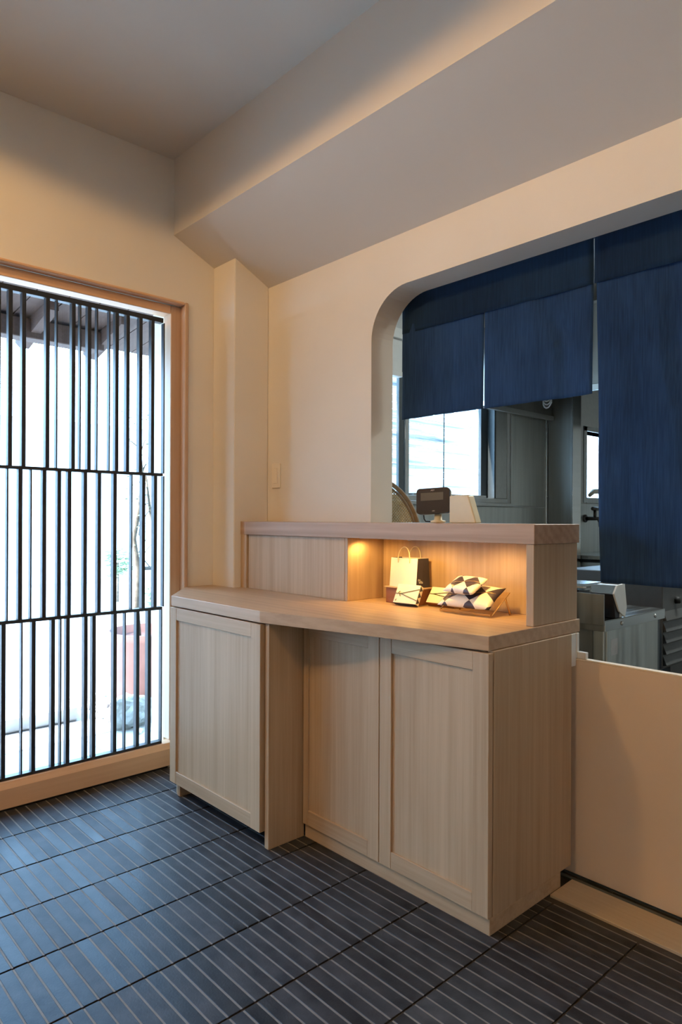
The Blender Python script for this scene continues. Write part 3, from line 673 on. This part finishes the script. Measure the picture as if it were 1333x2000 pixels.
box('cabinet_body', -2.32, -1.80, 4.56, 5.6, 0, .78, M_grey, kd); box('cabinet_top', -2.33, -1.79, 4.54, 5.62, .7805, .815, M_steelh, kd); box('door_seam', -2.31, -1.81, 4.556, 4.5595, .64, .646, M_black, kd, 0)
bd = thing('cutting_board', (-2.55, 5.6, .896), 'small wooden board lying at the edge of the stove counter', 'board'); box('board', -2.70, -2.36, 5.45, 5.85, .8955, .922, M_sillw, bd, .003)
tp = thing('wall_tap', (-2.90, 5.62, 1.15), 'dark wall tap with an orange hose beside the steel pier', 'tap')
tube('spout', [(KX + .009, 5.60, 1.19), (-2.86, 5.60, 1.19), (-2.83, 5.62, 1.19), (-2.82, 5.64, 1.16), (-2.82, 5.645, 1.12)], .017, M_brass, tp); tube('valve', [(-2.85, 5.605, 1.19), (-2.85, 5.605, 1.27)], .014, M_brass, tp); tube('valve_handle', [(-2.85, 5.56, 1.275), (-2.85, 5.66, 1.275)], .016, M_brass, tp); lathe('wall_flange', [(0, 0), (.034, 0), (.034, .012), (0, .012)], (0, 0, 0), M_brass, tp, 16, Matrix.Translation((KX + .009, 5.60, 1.19)) @ Matrix.Rotation(R(90), 4, 'Y'))
tube('hose', [(-2.82, 5.645, 1.125), (-2.815, 5.65, 1.05), (-2.805, 5.66, .97), (-2.80, 5.665, .9)], .012, M_orange, tp)
cl = thing('folded_cloth', (-2.92, 5.80, 1.376), 'beige cloth on the sill of the small kitchen window', 'cloth')
tube('roll', [(-2.93, 5.66, 1.392), (-2.925, 5.72, 1.43), (-2.92, 5.80, 1.435), (-2.92, 5.90, 1.40)], [.016, .024, .024, .015], M_gedge, cl)

kl = thing('kitchen_fill', (-1.2, 4.2, 2.70), 'added unseen fill light under the kitchen ceiling', 'light')  # fixture and glow added to brighten the kitchen steel; no such lamp known
box('batten', -1.28, -1.12, 3.6, 4.8, 2.70, 2.7495, M_white, kl); M_tube = emit('fill_glow', (.92, 1, .94), 9)
for xx in (-1.235, -1.165): tube('fill_tube', [(xx, 3.62, 2.683), (xx, 4.78, 2.683)], .0145, M_tube, kl, 10)
kld = bpy.data.lights.new('kitchen_fill_lamp', 'AREA'); klo = bpy.data.objects.new('kitchen_fill_lamp', kld); COL.objects.link(klo); klo.parent = kl
kld.shape = 'RECTANGLE'; kld.size = .14; kld.size_y = 1.15; kld.energy = 55; kld.color = (.94, 1, .95); klo.location = (0, 0, -.036)
# stainless worktable seen over the gate
tb = thing('prep_table', (-1.7, 3.0, 0), 'stainless prep table with a splash plate seen over the gate', 'table')
TX, TY0, TY1, TZ = -1.343, 2.725, 3.335, .757
box('table_top', -2.15, TX, TY0 + .008, TY1, TZ - .003, TZ, M_steelh, tb, .001); box('apron', TX - .006, TX, TY0 + .008, TY1, TZ - .046, TZ - .0035, M_steelh, tb, .001)
box('apron_front', -2.15, TX - .007, TY0 + .008, TY0 + .014, TZ - .046, TZ - .0035, M_steeld, tb, .001)
box('splash_plate', -2.15, TX - .002, TY0, TY0 + .007, TZ - .02, .868, M_steeld, tb, .001)
for yb_ in (TY0 + .16, TY0 + .50): lathe('bolt', [(0, 0), (.010, 0), (.008, .004), (0, .005)], (0, 0, 0), M_alum, tb, 12, Matrix.Translation((TX, yb_, TZ - .024)) @ Matrix.Rotation(R(90), 4, 'Y'))
box('cabinet_side', TX - .045, TX - .012, TY0 + .05, TY1 - .05, .05, TZ - .047, M_steel, tb, .002); box('cabinet_front', -2.13, -1.415, TY0 + .045, TY0 + .06, .05, TZ - .047, M_steeld, tb, .002)
box('corner_post', -1.411, TX - .02, TY0 + .035, TY0 + .049, .02, TZ - .047, M_steel, tb, .003); box('corner_post', TX - .055, TX - .02, TY1 - .045, TY1 - .01, 0, TZ - .047, M_dframe, tb, .003)
box('sticker', TX - .0118, TX - .0112, TY0 + .085, TY0 + .145, .60, .67, M_print, tb, 0)
dv = thing('kitchen_scale', (-1.40, 2.86, TZ), 'silver and black weighing machine on the stainless prep table', 'scale')
Ym = 2.80
prism('housing', [(Ym, .866), (Ym + .03, .900), (Ym + .10, .905), (Ym + .12, .80), (Ym + .105, TZ + .001), (Ym + .05, TZ + .03)], 'X', -1.345, -1.337, M_white, dv, .001)
prism('sloped_panel', [(Ym, .8655), (Ym + .03, .8985), (Ym + .035, .8985), (Ym + .01, .8655)], 'X', -1.45, -1.3455, M_steelh, dv)
prism('dark_base', [(Ym + .012, .862), (Ym + .07, .862), (Ym + .07, TZ + .001), (Ym + .030, TZ + .001)], 'X', -1.45, -1.346, M_dark, dv, .002)
box('rear_case', -1.45, -1.346, Ym + .072, Ym + .10, TZ + .001, .897, M_white, dv, .003)
box('tray_rim', -1.66, -1.452, 2.77, 2.95, .872, .900, M_steelh, dv, .010); box('tray_column', -1.60, -1.50, 2.80, 2.92, TZ + .001, .871, M_dark, dv)
fz = thing('louvred_machine', (-1.8, 4.0, .4), 'grey louvred kitchen machine with a black knob', 'appliance')
box('machine_body', -2.0, -1.458, 3.59, 4.5, .41, .90, M_grey, fz, .004); box('top_rail', -1.457, -1.450, 3.59, 4.5, .84, .86, M_grey, fz)
for k in range(5): prism('louvre', [(-1.457, .425 + .058 * k), (-1.440, .430 + .058 * k), (-1.457, .475 + .058 * k)], 'Y', 3.60, 4.5, M_grey, fz)
lathe('knob', [(0, 0), (.020, 0), (.016, .022), (0, .022)], (0, 0, 0), M_black, fz, 20, Matrix.Translation((-1.4575, 3.76, .755)) @ Matrix.Rotation(R(90), 4, 'Y'))
for yy in (3.63, 4.46): box('leg', -1.52, -1.48, yy - .02, yy + .02, 0, .41, M_dframe, fz)
box('back_leg', -1.98, -1.94, 3.61, 3.65, 0, .41, M_dframe, fz)

# ------------------------------------------------------------------ shop lamp and two added fill lamps
M_lens = emit('downlight_lens', (1, .72, .42), 5)
def downlight(x, y, p, label):
    t = thing('downlight', (x, y, CEIL - .012), label, 'light', 'ceiling downlights')
    lathe('trim_ring', [(.040, .0115), (.055, .0115), (.055, .0), (.046, .0), (.040, .0115)], (x, y, CEIL - .012), M_white, t, 28)
    lathe('lens', [(0, .008), (.039, .008), (.039, .0112), (0, .0112)], (x, y, CEIL - .012), M_lens, t, 28)
    l = bpy.data.lights.new('shop_lamp', 'SPOT'); o = bpy.data.objects.new('shop_lamp', l); COL.objects.link(o); o.parent = t
    o.location = (0, 0, -.004); l.energy = p; l.color = WARM; l.spot_size = R(168); l.spot_blend = .06; l.shadow_soft_size = .09
downlight(-.9, .05, 64, 'round recessed downlight over the middle of the shop')
downlight(.9, .05, 30, 'added unseen fill downlight over the right end of the shop')  # fill lamp added out of view for the cabinet side and gate
downlight(-2.0, -.45, 96, 'added unseen downlight nearest the slatted door')  # lamp added out of view to warm the beam face and window wall

# ------------------------------------------------------------------ outside
og = thing('ground_outside', (-4, 1, -.03), 'pale square paving outside the slatted door', kind='structure')
box('bed', -5.6, -3.08, -4, 2.3, -.08, -.034, M_road, og, 0)
pm = bmesh.new(); put_box(pm, -.148, .148, -.298, .298, -.012, 0, .003); pme = bpy.data.meshes.new('paver'); pm.to_mesh(pme); pm.free(); pme.materials.append(M_paver)
for i in range(3):
    for j in range(7):
        o = bpy.data.objects.new('paver', pme); link(o, og); o.location = Vector((-3.235 - .3 * i, 1.47 - .6 * j + (.3 if i % 2 else 0), -.022)) - Vector((-4, 1, -.03))
tag(box('street', -14, -5.61, -12, 14, -.12, -.06, M_road, bev=0), 'sunlit street beyond the low wall', kind='structure')
tag(box('ground_side', -5.6, -3.08, 2.3, 10, -.12, -.04, M_road, bev=0), 'bare strip beside the kitchen', kind='structure')
lw = thing('kerb', (-4.2, 0, -.03), 'low weathered white kerb beyond the door paving', 'kerb')
for k_ in range(7): box('kerb_stone', -4.22, -4.055, -4 + .8 * k_ + .004, min(-4 + .8 * k_ + .796, 1.62), -.03, .055, M_render, lw, .01)
tag(box('facade_opposite', -13.5, -13, -14, 16, -.06, 3.0, M_ext, bev=0), 'pale building across the street', kind='structure')
# gravel strip
gr = bmesh.new(); rg_ = random.Random(3)
for k in range(760):
    x = rg_.uniform(-4.5, -3.38); y = rg_.uniform(1.62, 2.28)
    if y < 1.665 + max(0, x + 3.77) * .22: continue
    if (x + 4.02) ** 2 + (y - 2.045) ** 2 < .27 ** 2 or (x + 3.72) ** 2 + (y - 1.76) ** 2 < .15 ** 2 or (x + 3.60) ** 2 + (y - 1.97) ** 2 < .14 ** 2: continue
    r_ = rg_.uniform(.012, .028); M_ = Matrix.Translation((x, y, -.012)) @ Matrix.Rotation(rg_.uniform(0, 6), 4, 'Z') @ Matrix.Diagonal((r_, r_ * rg_.uniform(.6, 1), r_ * .7, 1))
    bmesh.ops.create_icosphere(gr, subdivisions=1, radius=1, matrix=M_)
o = mk('gravel', gr, M_gravel); tag(o, 'white gravel around the terracotta pot', 'gravel', kind='stuff')
pt = thing('plant_pot', (-4.02, 2.045, -.02), 'large terracotta pot outside the slatted door', 'pot')
PC = (-4.02, 2.045, -.02)
lathe('pot_shell', [(0, 0), (.20, 0), (.235, .12), (.257, .30), (.264, .44), (.268, .49), (.250, .49), (.244, .44), (0, .40)], PC, M_pot, pt, 40)
lathe('soil', [(0, .425), (.12, .43), (.242, .42), (.240, .41), (0, .405)], PC, M_soil, pt, 24)
tr_ = thing('young_tree', (-4.02, 1.96, .42), 'thin young tree growing in the terracotta pot', 'tree')
tk = [(-4.02, 1.96, .42), (-4.03, 1.95, .62), (-4.015, 1.955, .85), (-4.04, 1.935, 1.05), (-4.02, 1.965, 1.25), (-4.00, 1.97, 1.45), (-4.03, 1.96, 1.7)]
tube('trunk', tk, [.019, .018, .018, .016, .014, .011, .006], M_bark, tr_, 8)
tube('trunk', [(-3.98, 2.06, .42), (-3.99, 2.06, .8), (-3.97, 2.08, 1.0), (-4.0, 2.03, 1.2), (-4.03, 2.01, 1.45)], [.014, .013, .012, .010, .006], M_bark, tr_, 8)
tube('stake', [(-4.0, 2.17, .42), (-4.0, 2.17, 1.65)], .010, M_dframe, tr_, 6); tube('tie', [(-4.02, 1.94, .86), (-4.0, 2.17, .86)], .012, M_dframe, tr_, 6)
for k in range(16):
    z = .85 + k * .055; b0 = Vector((-4.02, 1.96 + (.09 if k % 3 == 0 else 0), z)); d_ = Vector((rg_.uniform(-.3, .3), rg_.uniform(-1, .8), rg_.uniform(.3, 1))).normalized() * rg_.uniform(.10, .22)
    tube('branch', [b0, b0 + d_ * .5 + Vector((0, 0, .01)), b0 + d_], [.004, .003, .0015], M_bark, tr_, 5)
lf = bmesh.new()
for k in range(150):
    z = rg_.uniform(1.0, 1.85); c = Vector((-4.02 + rg_.gauss(0, .06), 1.98 + rg_.gauss(0, .08), z)); q_ = Matrix.Rotation(rg_.uniform(0, 6.28), 3, 'Z') @ Matrix.Rotation(rg_.uniform(-1, 1), 3, 'X')
    lf.faces.new([lf.verts.new(c + q_ @ Vector(p)) for p in ((-.018, 0, 0), (0, -.006, .002), (.018, 0, 0), (0, .006, .002))])
o = mk('foliage', lf, M_leaf, tr_); o['kind'] = 'stuff'
def blob(name, c, s, seed, mat, sub=4, rough=.35):
    bm = bmesh.new(); bmesh.ops.create_icosphere(bm, subdivisions=sub, radius=1)
    for v in bm.verts:
        n_ = 1 + rough * noise.noise(v.co * 1.6 + Vector((seed, 0, 0))) + rough * .4 * noise.noise(v.co * 5 + Vector((0, seed, 0)))
        v.co = Vector((c[0] + v.co.x * s[0] * n_, c[1] + v.co.y * s[1] * n_, max(c[2] + v.co.z * s[2] * n_, -.028)))
    return mk(name, bm, mat, None, False)
tag(blob('rock', (-3.72, 1.76, .055), (.11, .13, .10), 2, M_rock), 'rough grey rock lying before the terracotta pot', 'rock')
tag(blob('rock', (-3.60, 1.97, .02), (.07, .07, .055), 9, M_rock), 'smaller grey rock at the foot of the pot by the door jamb', 'rock')
def shrub(label, c, r_, n_, grp):
    t = thing('shrub', (c[0], c[1], -.06), label, 'shrub', grp); bm = bmesh.new()
    for k in range(n_):
        p = Vector((rg_.gauss(0, 1), rg_.gauss(0, 1), rg_.gauss(0, 1))); p = p.normalized() * r_ * rg_.uniform(.4, 1)
        q_ = Matrix.Rotation(rg_.uniform(0, 6.28), 3, 'Z') @ Matrix.Rotation(rg_.uniform(-1.4, 1.4), 3, 'X')
        lf_ = r_ * .22
        bm.faces.new([bm.verts.new(Vector(c) + p + q_ @ Vector(v)) for v in ((-lf_, 0, 0), (0, -lf_ * .4, 0), (lf_, 0, 0), (0, lf_ * .4, 0))])
    o = mk('foliage', bm, M_leaf2, t); o['kind'] = 'stuff'
    tube('stem', [(c[0], c[1], -.06), (c[0], c[1], c[2])], .02, M_bark, t, 6)
shrub('green shrub across the street seen left of the tree trunk', (-9.6, 4.35, .52), .24, 300, 'street shrubs')
shrub('low green shrub across the street under the taller one', (-8.2, 4.28, .16), .22, 300, 'street shrubs')

# eaves over the door
ev = thing('eaves', (-3.5, 1, 2.5), 'brown boarded eaves with rafters outside the slatted door', kind='structure')
ES = .10; EZ = 2.315
def ez(x): return EZ - ES * (-3.08 - x)
bw = .155; y = -3.2
while y < 2.3:
    prism('board', [(-3.085, ez(-3.085)), (-4.05, ez(-4.05)), (-4.05, ez(-4.05) + .02), (-3.085, ez(-3.085) + .02)], 'Y', y, y + bw - .006, M_eave, ev); y += bw
prism('board_backing', [(-3.085, ez(-3.085) + .022), (-4.08, ez(-4.08) + .022), (-4.08, ez(-4.08) + .07), (-3.085, ez(-3.085) + .07)], 'Y', -3.2, 2.45, M_eave, ev)
box('purlin', -3.86, -3.76, -3.2, 1.62, ez(-3.8) - .115, ez(-3.8) - .012, M_eave, ev, .004)
for yy in (-1.1, -.6, -.1, .4, .86, 1.22, 1.60): prism('rafter', [(-3.5, ez(-3.5) - .002), (-4.02, ez(-4.02) - .002), (-4.02, ez(-4.02) - .07), (-3.95, ez(-3.95) - .115), (-3.5, ez(-3.5) - .05)], 'Y', yy, yy + .05, M_eave, ev)
# fence of horizontal boards outside the kitchen windows
kf = thing('board_fence', (-5.0, 4.5, -.04), 'pale fence of uneven horizontal boards outside the kitchen windows', 'fence')
z = .5; k = 0
while z < 3.0:
    h = rg_.uniform(.05, .085); bm = bmesh.new()
    put_box(bm, -5.02, -5.00 + rg_.uniform(0, .006), 2.7, 9.4, z, z + h, .002)
    mk('board', bm, M_bamboo, kf); z += h + rg_.uniform(.004, .014); k += 1
for yy in (2.75, 4.2, 5.6, 7.0, 8.3): box('post', -5.08, -5.021, yy - .03, yy + .03, -.04, 2.9, M_bamboo, kf)
